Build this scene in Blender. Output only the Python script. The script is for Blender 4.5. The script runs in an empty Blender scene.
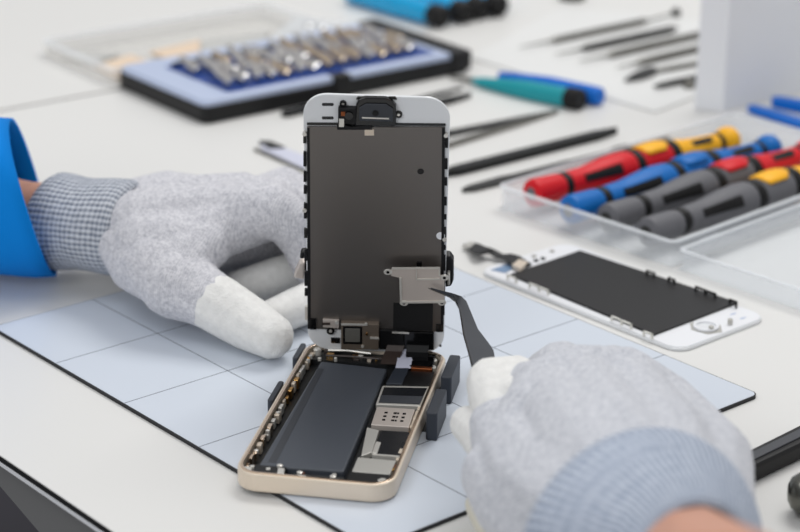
import bpy, bmesh, math, random
from mathutils import Vector, Matrix
import numpy as np
random.seed(7)
C = bpy.context.scene.collection
S = 0.001            # all sizes below are in millimetres

# ------------------------------------------------------------------ camera model (real camera placed below)
FPX, PITCH, ROLL, CAMH = 2062.1, 0.36295, 0.00875, 340.65
_cp, _sp = math.cos(PITCH), math.sin(PITCH)
FWD = Vector((0, _cp, -_sp)); RI = Vector((1, 0, 0)); UPV = RI.cross(FWD)
R2 = RI * math.cos(ROLL) + UPV * math.sin(ROLL); U2 = -RI * math.sin(ROLL) + UPV * math.cos(ROLL)
CAM = Vector((0, 0, CAMH))
def ray(px, py): return FWD + R2 * ((px - 400) / FPX) + U2 * ((266 - py) / FPX)
def on(px, py, z=0.0):
    d = ray(px, py); return CAM + d * ((z - CAMH) / d.z)
def onplane(px, py, o, n):
    d = ray(px, py); return CAM + d * ((o - CAM).dot(n) / d.dot(n))

# ------------------------------------------------------------------ materials
def lin(c):
    return tuple((x/255/12.92 if x/255 <= .04045 else ((x/255+.055)/1.055)**2.4) for x in c) + (1,)
_m = {}
def mat(name, col, rough=.5, metal=0., alpha=1., bump=None, spec=.5, var=None, coat=0., emit=None):
    """bump = (kind, scale, strength, distance); var = (scale, colour2, amount)"""
    if name in _m: return _m[name]
    m = bpy.data.materials.new(name); m.use_nodes = True; nt = m.node_tree; N = nt.nodes; L = nt.links
    b = N['Principled BSDF']; b.inputs['Base Color'].default_value = lin(col)
    b.inputs['Roughness'].default_value = rough; b.inputs['Metallic'].default_value = metal
    b.inputs['Alpha'].default_value = alpha; b.inputs['Specular IOR Level'].default_value = spec
    b.inputs['Coat Weight'].default_value = coat
    tc = N.new('ShaderNodeTexCoord')
    if var:
        t = N.new('ShaderNodeTexNoise'); t.inputs['Scale'].default_value = var[0]; t.inputs['Detail'].default_value = 4
        L.new(tc.outputs['Object'], t.inputs['Vector'])
        r = N.new('ShaderNodeValToRGB'); r.color_ramp.elements[0].position = .5-var[2]; r.color_ramp.elements[1].position = .5+var[2]
        r.color_ramp.elements[0].color = lin(col); r.color_ramp.elements[1].color = lin(var[1])
        L.new(t.outputs['Fac'], r.inputs['Fac']); L.new(r.outputs['Color'], b.inputs['Base Color'])
    if bump:
        k, sc, st, di = bump
        if k == 'noise': t = N.new('ShaderNodeTexNoise'); t.inputs['Detail'].default_value = 3
        else: t = N.new('ShaderNodeTexVoronoi')
        t.inputs['Scale'].default_value = sc; L.new(tc.outputs['Object'], t.inputs['Vector'])
        bp = N.new('ShaderNodeBump'); bp.inputs['Strength'].default_value = st; bp.inputs['Distance'].default_value = di
        L.new(t.outputs[0], bp.inputs['Height']); L.new(bp.outputs['Normal'], b.inputs['Normal'])
    _m[name] = m; return m

def knit(name, col, dark, rows, rot, dist=.0005):
    """fine knitted fabric: rows of tiny stitches, mottled with darker yarn"""
    m = bpy.data.materials.new(name); m.use_nodes = True; nt = m.node_tree; N = nt.nodes; L = nt.links
    b = N['Principled BSDF']; b.inputs['Roughness'].default_value = .95; b.inputs['Specular IOR Level'].default_value = .15
    b.inputs['Sheen Weight'].default_value = .2
    tc = N.new('ShaderNodeTexCoord'); mp = N.new('ShaderNodeMapping'); mp.inputs['Rotation'].default_value = rot
    L.new(tc.outputs['Object'], mp.inputs['Vector'])
    nz0 = N.new('ShaderNodeTexNoise'); nz0.inputs['Scale'].default_value = 35; L.new(mp.outputs[0], nz0.inputs['Vector'])
    w = N.new('ShaderNodeTexWave'); w.inputs['Scale'].default_value = rows; w.inputs['Distortion'].default_value = 2.2; w.inputs['Detail'].default_value = 2; w.inputs['Detail Scale'].default_value = 1.2
    L.new(mp.outputs[0], w.inputs['Vector'])
    n1 = N.new('ShaderNodeTexNoise'); n1.inputs['Scale'].default_value = 1100; n1.inputs['Detail'].default_value = 3; L.new(mp.outputs[0], n1.inputs['Vector'])
    n2 = N.new('ShaderNodeTexNoise'); n2.inputs['Scale'].default_value = 480; n2.inputs['Detail'].default_value = 5; L.new(mp.outputs[0], n2.inputs['Vector'])
    a = N.new('ShaderNodeMath'); a.operation = 'MULTIPLY_ADD'; a.inputs[1].default_value = .2; L.new(w.outputs['Fac'], a.inputs[0]); L.new(n1.outputs['Fac'], a.inputs[2])
    bp = N.new('ShaderNodeBump'); bp.inputs['Strength'].default_value = .8; bp.inputs['Distance'].default_value = dist
    L.new(a.outputs[0], bp.inputs['Height']); L.new(bp.outputs[0], b.inputs['Normal'])
    s = N.new('ShaderNodeMath'); s.operation = 'ADD'; L.new(a.outputs[0], s.inputs[0]); L.new(n2.outputs['Fac'], s.inputs[1])
    r = N.new('ShaderNodeValToRGB'); r.color_ramp.elements[0].position = .75; r.color_ramp.elements[1].position = 1.3 if False else 1.0
    mr = N.new('ShaderNodeMapRange'); mr.inputs['From Min'].default_value = .6; mr.inputs['From Max'].default_value = 1.35
    L.new(s.outputs[0], mr.inputs['Value'])
    r.color_ramp.elements[0].position = 0; r.color_ramp.elements[0].color = lin(dark); r.color_ramp.elements[1].color = lin(col)
    L.new(mr.outputs[0], r.inputs['Fac']); L.new(r.outputs['Color'], b.inputs['Base Color'])
    return m

def ribbed(name, col, dark, nu, nv):
    """ribbed knit using the mesh's own UVs (u around the wrist, v along it)"""
    m = bpy.data.materials.new(name); m.use_nodes = True; nt = m.node_tree; N = nt.nodes; L = nt.links
    b = N['Principled BSDF']; b.inputs['Roughness'].default_value = .95; b.inputs['Specular IOR Level'].default_value = .15
    tc = N.new('ShaderNodeTexCoord'); sx = N.new('ShaderNodeSeparateXYZ'); 
    nz = N.new('ShaderNodeTexNoise'); nz.inputs['Scale'].default_value = 9; nz.inputs['Detail'].default_value = 3; L.new(tc.outputs['UV'], nz.inputs['Vector'])
    mx = N.new('ShaderNodeVectorMath'); mx.operation = 'MULTIPLY_ADD'; mx.inputs[1].default_value = (.008, .02, 0)
    L.new(nz.outputs['Color'], mx.inputs[0]); L.new(tc.outputs['UV'], mx.inputs[2]); L.new(mx.outputs[0], sx.inputs[0])
    def sn(o, k):
        a = N.new('ShaderNodeMath'); a.operation = 'MULTIPLY'; a.inputs[1].default_value = k*2*math.pi; L.new(o, a.inputs[0])
        c = N.new('ShaderNodeMath'); c.operation = 'SINE'; L.new(a.outputs[0], c.inputs[0]); return c.outputs[0]
    u = sn(sx.outputs['X'], nu); v = sn(sx.outputs['Y'], nv)
    vm = N.new('ShaderNodeMath'); vm.operation = 'MULTIPLY'; vm.inputs[1].default_value = .55 if nv > 15 else .2; L.new(v, vm.inputs[0])
    s = N.new('ShaderNodeMath'); s.operation = 'ADD'; L.new(u, s.inputs[0]); L.new(vm.outputs[0], s.inputs[1])
    n2 = N.new('ShaderNodeTexNoise'); n2.inputs['Scale'].default_value = 400; L.new(tc.outputs['Object'], n2.inputs['Vector'])
    s2 = N.new('ShaderNodeMath'); s2.operation = 'MULTIPLY_ADD'; s2.inputs[1].default_value = 2.; L.new(n2.outputs['Fac'], s2.inputs[0]); L.new(s.outputs[0], s2.inputs[2])
    mr = N.new('ShaderNodeMapRange'); mr.inputs['From Min'].default_value = -.4; mr.inputs['From Max'].default_value = 2.2; L.new(s2.outputs[0], mr.inputs['Value'])
    r = N.new('ShaderNodeValToRGB'); r.color_ramp.elements[0].color = lin(dark); r.color_ramp.elements[1].color = lin(col)
    L.new(mr.outputs[0], r.inputs['Fac']); L.new(r.outputs['Color'], b.inputs['Base Color'])
    bp = N.new('ShaderNodeBump'); bp.inputs['Strength'].default_value = .9; bp.inputs['Distance'].default_value = .0008
    L.new(mr.outputs[0], bp.inputs['Height']); L.new(bp.outputs[0], b.inputs['Normal'])
    return m

M = dict(
 table=mat('white_laminate', (225,224,221), .38, var=(3, (222,221,218), .3), spec=.4),
 edge_black=mat('black_edge', (18,18,20), .5), grey_steel=mat('grey_panel', (116,116,116), .6),
 floor=mat('dark_floor', (52,50,58), .7, var=(2, (44,42,50), .3)), seam=mat('grey_joint', (128,124,120), .6),
 mat_base=mat('black_rubber', (22,23,27), .6), line=mat('printed_line', (112,118,128), .6),
 champ=mat('champagne_metal', (222,208,190), .36, .35), champ_edge=mat('champagne_bright', (236,214,192), .16, 1.),
 white=mat('white_glass_back', (226,228,230), .3, coat=.3), whitepl=mat('white_plastic', (232,233,236), .45),
 black=mat('black_plastic', (12,12,14), .45, spec=.35), blackg=mat('glossy_black', (9,9,11), .16), graph=mat('graphite', (52,55,61), .5),
 battery=mat('battery_foil', (68,73,81), .42, bump=('noise', 60, .15, .0005)), tape=mat('black_tape', (10,10,11), .6),
 silver=mat('silver', (216,213,206), .28, .45), gold=mat('gold', (204,160,98), .28, 1.), copper=mat('copper', (150,86,52), .35, .9),
 shield=mat('dark_metal_shield', (126,121,117), .40, .88, bump=('noise', 900, .12, .0001)),
 plate=mat('nickel_plate', (204,194,186), .32, .35), chip=mat('chip_black', (24,26,30), .25),
 pcb=mat('dark_circuit', (20,22,24), .5), cgrey=mat('grey_can', (186,184,178), .38, .3), flex=mat('flex_brown', (58,48,44), .4),
 clampm=mat('slate_rubber', (40,46,56), .5), milky=mat('clear_plastic', (244,248,252), .22, alpha=.26, spec=.6),
 milkyrim=mat('clear_plastic_rim', (246,249,252), .2, alpha=.5, spec=.6), clear2=mat('thin_clear_plastic', (240,238,234), .2, alpha=.3, spec=.7),
 red=mat('red_grip', (214,14,30), .42, spec=.3), blue=mat('blue_grip', (0,106,186), .42, spec=.3), yellow=mat('yellow_grip', (252,184,30), .45, spec=.3), grey=mat('grey_grip', (104,104,108), .5, spec=.3),
 rubber=mat('black_grip', (15,14,15), .5, spec=.3), steel=mat('tool_steel', (120,118,112), .32, .9), dsteel=mat('dark_tool_steel', (50,50,48), .4, .6),
 spud=mat('black_nylon', (18,20,20), .45, spec=.3), teal=mat('teal_plastic', (0,148,158), .4), dblue=mat('royal_blue_plastic', (0,104,200), .4, spec=.3), cyan=mat('cyan_plastic', (0,160,214), .25),
 tray=mat('pale_blue_plastic', (184,196,222), .3), navy=mat('navy_insert', (14,62,140), .4), bit=mat('bit_steel', (216,213,210), .18, .95), bitg=mat('bit_brass', (210,192,170), .2, .95),
 peach=mat('peach_insert', (224,202,178), .7), lgrey=mat('grey_insert', (190,190,187), .7), lilac=mat('pale_lilac_plastic', (206,208,224), .4),
 skin=mat('skin', (214,160,134), .5, bump=('noise', 300, .3, .0004), var=(40, (202,144,118), .25)),
 coat=mat('coated_fabric', (238,237,234), .85, bump=('noise', 1100, .9, .0005), spec=.2, var=(300, (224,223,220), .25)),
 coat2=mat('cream_fabric', (214,210,196), .9, bump=('noise', 900, .9, .0005), spec=.2),
 sleeve=mat('blue_cloth', (0,128,218), .85, bump=('noise', 1500, .5, .0004), spec=.2, var=(15, (0,136,226), .3)),
 shelf=mat('white_painted_board', (232,234,238), .5),
)
M['knit'] = knit('grey_knit', (222,221,225), (158,159,168), 330, (0, 0, .5))
M['knit2'] = knit('grey_knit_fine', (218,219,224), (160,164,174), 300, (0, .3, -.6))
M['rib'] = ribbed('ribbed_cuff', (210,213,220), (120,128,142), 52, 22)
M['rib2'] = ribbed('ribbed_cuff_fine', (208,215,226), (130,144,168), 84, 12)

# ------------------------------------------------------------------ mesh building helpers
def rrect(w, h, r, cx=0, cy=0, n=8):
    pts = []
    for (sx, sy, a0) in ((1, 1, 0), (-1, 1, 90), (-1, -1, 180), (1, -1, 270)):
        for i in range(n+1):
            a = math.radians(a0 + 90*i/n)
            pts.append((cx + sx*(w/2-r) + r*math.cos(a), cy + sy*(h/2-r) + r*math.sin(a)))
    return pts
class MB:
    def __init__(s): s.b = bmesh.new(); s.uv = None
    def prism(s, pts, z0, z1):
        lo = [s.b.verts.new((p[0], p[1], z0)) for p in pts]; hi = [s.b.verts.new((p[0], p[1], z1)) for p in pts]
        n = len(pts); s.b.faces.new(lo[::-1]); s.b.faces.new(hi)
        for i in range(n): s.b.faces.new((lo[i], lo[(i+1) % n], hi[(i+1) % n], hi[i]))
        return s
    def ring(s, out, inn, z0, z1):
        n = len(out); v = [[s.b.verts.new((p[0], p[1], z)) for p in l] for l, z in ((out, z0), (out, z1), (inn, z1), (inn, z0))]
        for i in range(n):
            j = (i+1) % n
            for k in range(4): s.b.faces.new((v[k][i], v[k][j], v[(k+1) % 4][j], v[(k+1) % 4][i]))
        return s
    def box(s, x0, x1, y0, y1, z0, z1): return s.prism([(x0, y0), (x1, y0), (x1, y1), (x0, y1)], z0, z1)
    def lathe(s, p0, p1, prof, seg=20):
        """prof = [(t along in mm, radius)]"""
        p0 = Vector(p0); p1 = Vector(p1); ax = (p1-p0).normalized(); q = ax.to_track_quat('Z', 'Y'); rings = []
        for t, r in prof:
            c = p0 + ax*t
            if r <= 1e-6: rings.append([s.b.verts.new(c)])
            else: rings.append([s.b.verts.new(c + q @ Vector((r*math.cos(2*math.pi*k/seg), r*math.sin(2*math.pi*k/seg), 0))) for k in range(seg)])
        for a, b in zip(rings, rings[1:]):
            if len(a) == 1 and len(b) == 1: continue
            for k in range(seg):
                k2 = (k+1) % seg
                if len(a) == 1: s.b.faces.new((a[0], b[k2], b[k]))
                elif len(b) == 1: s.b.faces.new((a[k], a[k2], b[0]))
                else: s.b.faces.new((a[k], a[k2], b[k2], b[k]))
        if len(rings[0]) > 1: s.b.faces.new(rings[0][::-1])
        if len(rings[-1]) > 1: s.b.faces.new(rings[-1])
        return s
    def cyl(s, p0, p1, r, r1=None, seg=16):
        L = (Vector(p1)-Vector(p0)).length; return s.lathe(p0, p1, [(0, r), (L, r if r1 is None else r1)], seg)
    def tube(s, pts, r, seg=8, flat=1.0):
        """swept tube through points; r number or list"""
        pts = [Vector(p) for p in pts]; n = len(pts); rs = r if isinstance(r, (list, tuple)) else [r]*n; rings = []
        for i, p in enumerate(pts):
            t = (pts[min(i+1, n-1)] - pts[max(i-1, 0)]).normalized()
            up = Vector((0, 0, 1)) if abs(t.z) < .9 else Vector((0, 1, 0))
            a = t.cross(up).normalized(); b2 = a.cross(t)
            rings.append([s.b.verts.new(p + a*rs[i]*math.cos(2*math.pi*k/seg) + b2*rs[i]*flat*math.sin(2*math.pi*k/seg)) for k in range(seg)])
        for a, b in zip(rings, rings[1:]):
            for k in range(seg): s.b.faces.new((a[k], a[(k+1) % seg], b[(k+1) % seg], b[k]))
        s.b.faces.new(rings[0][::-1]); s.b.faces.new(rings[-1]); return s
    def build(s, name, m, parent=None, bev=0, smooth=False, seg=2):
        b = s.b; bmesh.ops.recalc_face_normals(b, faces=b.faces); bmesh.ops.scale(b, vec=(S, S, S), verts=b.verts)
        me = bpy.data.meshes.new(name); b.to_mesh(me); b.free(); me.materials.append(m)
        if smooth: me.shade_smooth() if hasattr(me, 'shade_smooth') else me.polygons.foreach_set('use_smooth', [True]*len(me.polygons))
        o = bpy.data.objects.new(name, me); C.objects.link(o); o.parent = parent
        if bev:
            md = o.modifiers.new('bevel', 'BEVEL'); md.width = bev*S; md.segments = seg; md.limit_method = 'ANGLE'; md.angle_limit = math.radians(40)
        return o
def empty(name, loc=(0, 0, 0), rot=None):
    o = bpy.data.objects.new(name, None); C.objects.link(o); o.empty_display_size = .01; o.location = Vector(loc)*S
    if rot is not None:
        if isinstance(rot, Matrix): o.rotation_euler = rot.to_euler()
        else: o.rotation_euler = (0, 0, rot)
    return o
def tag(o, label, cat, group=None, kind=None):
    if label: o['label'] = label
    if cat: o['category'] = cat
    if group: o['group'] = group
    if kind: o['kind'] = kind
    return o
def zr(v, a):
    return Vector((v[0]*math.cos(a)-v[1]*math.sin(a), v[0]*math.sin(a)+v[1]*math.cos(a)))

# ------------------------------------------------------------------ camera
cd = bpy.data.cameras.new('camera'); cam = bpy.data.objects.new('camera', cd); C.objects.link(cam)
cd.sensor_width = 36; cd.lens = FPX*36/800; cd.clip_start = .02; cd.clip_end = 20
rm = Matrix((R2, U2, -FWD)).transposed(); cam.matrix_world = Matrix.Translation(CAM*S) @ rm.to_4x4()
cd.dof.use_dof = True; cd.dof.focus_distance = .800; cd.dof.aperture_fstop = 9.5
bpy.context.scene.camera = cam

# ------------------------------------------------------------------ table and floor
E0 = on(0, 455); E1 = on(114, 532); ed = (E1-E0).normalized(); en = Vector((-ed.y, ed.x, 0))   # en points into the table
if en.y < 0: en = -en
def tpoly(off, far=1700, a=-900, b=1300):
    p = [E0 + ed*a + en*off, E0 + ed*b + en*off, E0 + ed*b + en*far, E0 + ed*a + en*far]; return [(q.x, q.y) for q in p]
wt = empty('worktable', (0, 0, 0)); tag(wt, 'white laminate worktable with black edge line, under all the tools', 'table')
MB().prism(tpoly(0), -.5, 0).build('tabletop', M['table'], wt)
MB().prism(tpoly(-.1), -2.8, -.5).build('edge_band', M['edge_black'], wt)
MB().prism(tpoly(-.3), -4.4, -2.8).build('lower_edge', M['whitepl'], wt)
MB().prism(tpoly(90), -30, -4.4).build('core_panel', M['grey_steel'], wt)
# grey apron under the front edge, cut on a slant
ap = empty('table_side', (E0.x, E0.y, 0), math.atan2(ed.y, ed.x)); ap.parent = wt
b = bmesh.new()
AN = Vector((ed.y, -ed.x, 0))
def apt(px, py): q = onplane(px, py, E0 + en*3.5, AN) - E0; return (q.dot(ed), q.z)
side = [(-300, -4.4), (900, -4.4), (900, -180), apt(90, 588), apt(2, 485), (-300, -6)]
lo = [b.verts.new((x, 2.5, z)) for x, z in side]; hi = [b.verts.new((x, 4.5, z)) for x, z in side]
b.faces.new(lo); b.faces.new(hi[::-1])
for i in range(len(side)): b.faces.new((lo[i], lo[(i+1) % 6], hi[(i+1) % 6], hi[i]))
mb = MB(); mb.b.free(); mb.b = b; mb.build('apron', M['grey_steel'], ap)
# joint line running under the bit case
j0, j1 = on(-60, 121.5), on(150, 83.5)
jd = (j1-j0).normalized(); jn = Vector((-jd.y, jd.x, 0))*1.5
MB().prism([(p.x, p.y) for p in (j0-jn, j1-jn, j1+jn, j0+jn)], -.5, .06).build('joint_strip', M['seam'], wt)
for q in ((-700, 40), (1150, 40), (-700, 1600), (1150, 1600)):
    p = E0 + ed*q[0] + en*q[1]; MB().box(p.x-25, p.x+25, p.y-25, p.y+25, -740, -30).build('leg', M['grey_steel'], wt)
fl = MB().box(-2500, 2500, -1500, 4000, -760, -740).build('floor', M['floor']); fl['kind'] = 'structure'

# ------------------------------------------------------------------ repair mat (250 x 200, printed squares)
MX, MY, MA = -174.18, 815.46, -0.86309
rmat = empty('repair_mat', (MX, MY, 0), MA); tag(rmat, 'thin pale blue work mat with printed squares and black edge beneath the phone', 'mat')
GX, GY = 50.89, 50.17
MB().prism(rrect(GX*5+.6, GY*4+.6, 3.5, GX*2.5, GY*2), .02, 1.5).build('rubber_base', M['mat_base'], rmat)
def mat_sheet():
    m = bpy.data.materials.new('mat_sheet'); m.use_nodes = True; N = m.node_tree.nodes; L = m.node_tree.links; b = N['Principled BSDF']
    b.inputs['Roughness'].default_value = .34; b.inputs['Specular IOR Level'].default_value = .45
    b.inputs['Base Color'].default_value = lin((207,214,224)); return m
MB().prism(rrect(GX*5-.4, GY*4-.4, 3.2, GX*2.5, GY*2), 1.5, 1.62).build('mat_surface', mat_sheet(), rmat)
g = MB()
for i in range(1, 5): g.box(GX*i-.22, GX*i+.22, .3, GY*4-.3, 1.6, 1.66)
g.build('grid_line', M['line'], rmat); g = MB()
for j in range(1, 4): g.box(.3, GX*5-.3, GY*j-.22, GY*j+.22, 1.6, 1.66)
g.build('grid_line', M['line'], rmat)
MATZ = 1.62

# ------------------------------------------------------------------ opened phone: housing lies flat, display stands up behind it
PX, PY, PA, PZ = -19.65, 719.3, -0.1795, 2.0
ph = empty('disassembled_smartphone', (PX, PY, PZ), PA)
tag(ph, 'opened phone, gold housing on the mat with its display standing upright', 'smartphone')
def pl(px, py, z=6.6):
    """table point seen at a pixel, in the housing's own axes"""
    q = on(px, py, PZ+z); v = zr((q.x-PX, q.y-PY), -PA); return (v.x, v.y)
HZ = 7.0
fr = MB().ring(rrect(58.6, 123.8, 9), rrect(55.6, 120.8, 7.6), 0, HZ).build('housing', M['champ'], ph, bev=.9, smooth=False, seg=3)
MB().prism(rrect(56.4, 121.6, 8), .3, 1.6).build('back_plate', M['pcb'], fr)
MB().ring(rrect(56.6, 121.8, 8.0), rrect(54.6, 119.8, 7.2), HZ-.1, HZ+.25).build('inner_lip', M['champ_edge'], fr, bev=.1)
MB().ring(rrect(55.2, 120.4, 7.4), rrect(53.4, 118.6, 6.6), 1.6, 4.2).build('inner_wall', M['pcb'], fr)
def quad(pts, z0, z1, name, m, parent=ph, bev=.25):
    z1 += 1.2; P_ = [pl(x, y, z1) for x, y in pts]; P_ = [(max(-26.6, min(26.6, u)), max(-59.2, v)) for u, v in P_]
    return MB().prism(P_, z0, z1).build(name, m, parent, bev=bev)
bat = quad([(259,465), (344,471), (387,368.5), (321,361)], 1.6, 5.5, 'battery', M['battery'], bev=.7)
quad([(268,462), (276,463), (324,369), (318,368)], 6.70, 5.56, 'foil_edge', M['graph'], bat, bev=0)
# logic board side
board = quad([(345,489), (397,486), (441,372), (388,366)], 1.6, 2.6, 'logic_board', M['pcb'], bev=0)
sh = quad([(375.7,404), (421.8,406), (429.5,386.5), (382.3,385.5)], 2.6, 4.4, 'chip_shield', M['silver'])
quad([(378.6,402.4), (419.8,404.2), (427,388), (384,387.2)], 5.60, 4.55, 'chip_cover', M['chip'], sh, bev=0)
quad([(378.8,402.2), (419.9,404), (423.5,396.3), (380.9,395)], 5.75, 4.6, 'chip_film', M['graph'], sh, bev=0)
st = quad([(371,424.5), (409,427), (415,409), (377,406.5)], 2.6, 4.9, 'card_tray', M['plate'])
for i in range(3):
    for k, u in enumerate((.28, .52, .60, .76)):
        v = .3+.2*i; x = 371+38*u+6*v; y = 424.5+2.5*u-18*v; w = 2.6 if k != 2 else 1.5
        quad([(x-w/1.6, y+.7), (x+w/1.6, y+.8), (x+w/1.6+.4, y-.9), (x-w/1.6+.4, y-1)], 6.08, 4.96, 'slot', M['blackg'], st, bev=0)
quad([(410,427), (418,427), (424,411), (416,410)], 2.6, 4.4, 'side_bracket', M['gold' if False else 'champ'])
quad([(361,456), (372,452), (379,430), (367,427)], 2.6, 4.6, 'grey_can', M['cgrey'])
quad([(372,453), (377,453), (381,442), (376,441)], 2.6, 4.8, 'connector_block', M['silver'])
quad([(374,453.5), (405,456), (412,432), (381,430)], 2.6, 4.2, 'chip_package', M['chip'])
quad([(372,455), (402,457.4), (402.6,455.9), (372.6,453.5)], 2.6, 4.5, 'metal_strip', M['silver'], bev=0)
quad([(352,471), (390,474), (396,460.5), (358,457)], 2.6, 5.0, 'speaker_can', M['cgrey'])
quad([(345,487), (388,487.4), (391,474.6), (351,471.6)], 2.6, 4.6, 'speaker_box', M['black'])
quad([(390,385), (431,385.6), (436,372), (397,370)], 2.6, 4.6, 'connector_cover', M['black'])
quad([(386,383), (402,383.6), (414,357), (402,355)], 2.6, 5.2, 'ribbon_cable', M['clampm'])
quad([(409,366), (433,368), (436,354), (411,352)], 2.6, 5.4, 'rear_camera', M['blackg'])
quad([(411,367.6), (432,369), (432.4,366.8), (411.4,365.4)], 2.6, 5.6, 'camera_contact', M['copper'])
quad([(247,481), (279,482), (287,466), (256,464)], 1.6, 5.3, 'dock_connector', M['black'])
quad([(290,484), (340,488), (344,477), (293,473)], 1.6, 5.0, 'antenna_module', M['pcb'])
for (x, y) in ((280,471), (300,478), (333,482)):
    s_ = quad([(x-4, y+4), (x+3, y+4.2), (x+5, y-3), (x-2, y-3.4)], 4.8, 5.8, 'clip', M['silver'], bev=.3)
    c = pl(x, y, 5); MB().lathe((c[0], c[1], 6.6), (c[0], c[1], 8), [(0, 1.1), (.8, 1.1), (1, .6)], 12).build('screw', M['silver'], s_)
for (x, y, m_) in ((302,473,'copper'), (268,468.5,'silver'), (334,474.5,'silver'), (252,466,'silver'), (264,481,'silver')):
    quad([(x-2, y+1), (x+2, y+1.1), (x+2.4, y-1), (x-1.6, y-1.1)], 4.6, 5.6, 'contact', M[m_], bev=0)
# clips and contacts along the left wall, top end and right wall
random.seed(3)
yy = -56.
while yy < 54:
    L_ = random.uniform(1.2, 4.0); m_ = random.choice(['gold', 'silver', 'champ', 'champ_edge', 'silver', 'black'])
    x0 = -27.0; w = random.uniform(.9, 2.2)
    MB().box(x0, x0+w, yy, yy+L_, 2.0, random.uniform(4.6, 6.2)).build('contact', M[m_], ph, bev=.25)
    if random.random() < .2:
        MB().lathe((x0+1.3, yy+L_/2, 4.8), (x0+1.3, yy+L_/2, 9), [(0, .9), (1.3, .9), (1.5, .5)], 10).build('screw', M['silver'], ph)
    yy += L_ + random.uniform(.8, 3.2)
yy = -46.
while yy < 52:
    L_ = random.uniform(1.5, 5.0); m_ = random.choice(['gold', 'champ', 'champ', 'copper', 'black'])
    MB().box(25.6, 27.0, yy, yy+L_, 2.0, random.uniform(4.8, 6.0)).build('contact', M[m_], ph, bev=.2)
    yy += L_ + random.uniform(1.5, 5)
MB().box(-26.5, 26.5, 50, 59.5, 1.4, 4.0).build('top_circuit', M['pcb'], ph)
for i in range(24):
    x0 = random.uniform(-25, 22); y0 = random.uniform(46, 57); s0 = random.uniform(.7, 2.2)
    if -20 < x0 < 8 and y0 < 49: y0 = 52
    MB().box(x0, x0+s0*random.uniform(.8, 1.8), y0, y0+s0, 3.8, random.uniform(4.6, 6.2)).build('contact', M[random.choice(['gold', 'silver', 'flex', 'silver', 'black', 'champ'])], ph, bev=.2)
for (x, y) in ((-24.2, 55.5), (24.2, 54), (-25, -56.5), (24.5, -56), (25, 47)):
    MB().lathe((x, y, 3.2), (x, y, 9), [(0, 1.7), (3.1, 1.7), (3.4, 1.3), (3.4, .6), (2.9, 0)], 16).build('screw', M['silver'], ph, smooth=False)
MB().tube([(-20, 56.5, 5.8), (-12, 57, 6.2), (-2, 56.3, 6)], .5).build('metal_strip', M['silver'], ph)
MB().tube([(-20, 52, 5.4), (-10, 52.6, 5.6), (2, 52, 5.8), (8, 53, 5.6)], .45).build('metal_strip', M['flex'], ph)

# ---- the display part (own axes: x right, y up the glass, z towards the camera side)
DO = Vector((-9.92, 777.99, 7.6)); DYAW, DLEAN, DR = -.0452, -.2488, -.01316
ex = Vector((math.cos(DYAW), math.sin(DYAW), 0)); dn = Vector((-math.sin(DYAW), math.cos(DYAW), 0)); ez = Vector((0, 0, 1))*math.cos(DLEAN) + dn*math.sin(DLEAN)
da = ex*math.cos(DR) + ez*math.sin(DR); db = -ex*math.sin(DR) + ez*math.cos(DR); dz = da.cross(db)
DM = Matrix((da, db, dz)).transposed()
disp_world = Matrix.Translation(DO*S) @ DM.to_4x4()
ph_world = Matrix.Translation(Vector((PX, PY, PZ))*S) @ Matrix.Rotation(PA, 4, 'Z')
white_o = MB().prism(rrect(55.7, 121, 9.2, .3, 60.5), -1.4, 0).build('display', M['white'], ph, bev=.35)
white_o.matrix_local = ph_world.inverted() @ disp_world
def dl(px, py, n=0.):
    p = onplane(px, py, DO + dz*n, dz) - DO; return (p.dot(da), p.dot(db))
def dq(pts, n0, n1, name, m, bev=.15, parent=white_o):
    return MB().prism([dl(x, y, n1) for x, y in pts], n0, n1).build(name, m, parent, bev=bev)
def dcirc(px, py, rpx, n0, n1, name, m, parent=white_o, sx=1., rin=None):
    c = dl(px, py, n1); r = rpx/2.48; o = [(c[0]+r*sx*math.cos(a*math.pi/12), c[1]+r*math.sin(a*math.pi/12)) for a in range(24)]
    if rin: i = [(c[0]+rin/2.48*math.cos(a*math.pi/12), c[1]+rin/2.48*math.sin(a*math.pi/12)) for a in range(24)]; return MB().ring(o, i, n0, n1).build(name, m, parent)
    return MB().prism(o, n0, n1).build(name, m, parent)
dq([(308,329), (443,332), (445,127.5), (307,127)], 0, .9, 'metal_backing', M['shield'], .2)
dq([(307,125.2), (445.6,126), (445.6,124), (307,123)], 0, .5, 'gasket', M['blackg'], 0)
dq([(307.6,329), (310.8,329), (309.6,128), (307,128)], .0, 1.1, 'side_rail', M['black'], 0)
dq([(440.8,331), (443.4,331), (445,128), (442,128)], .0, 1.1, 'side_rail', M['black'], 0)
random.seed(11)
for side in (0, 1):
    y = 134.
    while y < 318:
        h_ = random.uniform(4, 16); x = (304.6+(y-130)*.009) if side == 0 else (446.6-(y-130)*.02)
        m_ = random.choice(['black', 'black', 'silver', 'dsteel'])
        dq([(x-1.5, y+h_), (x+1.5, y+h_), (x+1.5, y), (x-1.5, y)], -.6, .9, 'edge_clip', M[m_], .1)
        y += h_ + random.uniform(3, 16)
for (x, y) in ((304.5,134.5), (304.5,211), (446,136), (444.6,240)): dcirc(x, y, 2.1, 0, 1.5, 'edge_screw', M['silver'])
for y in (104.5, 118.0): dq([(322.5, y+1.4), (333, y+1.4), (333.8, y), (333, y-1.4), (322.5, y-1.4), (321.7, y)], 0, .12, 'sensor_slot', M['chip'], 0)
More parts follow.
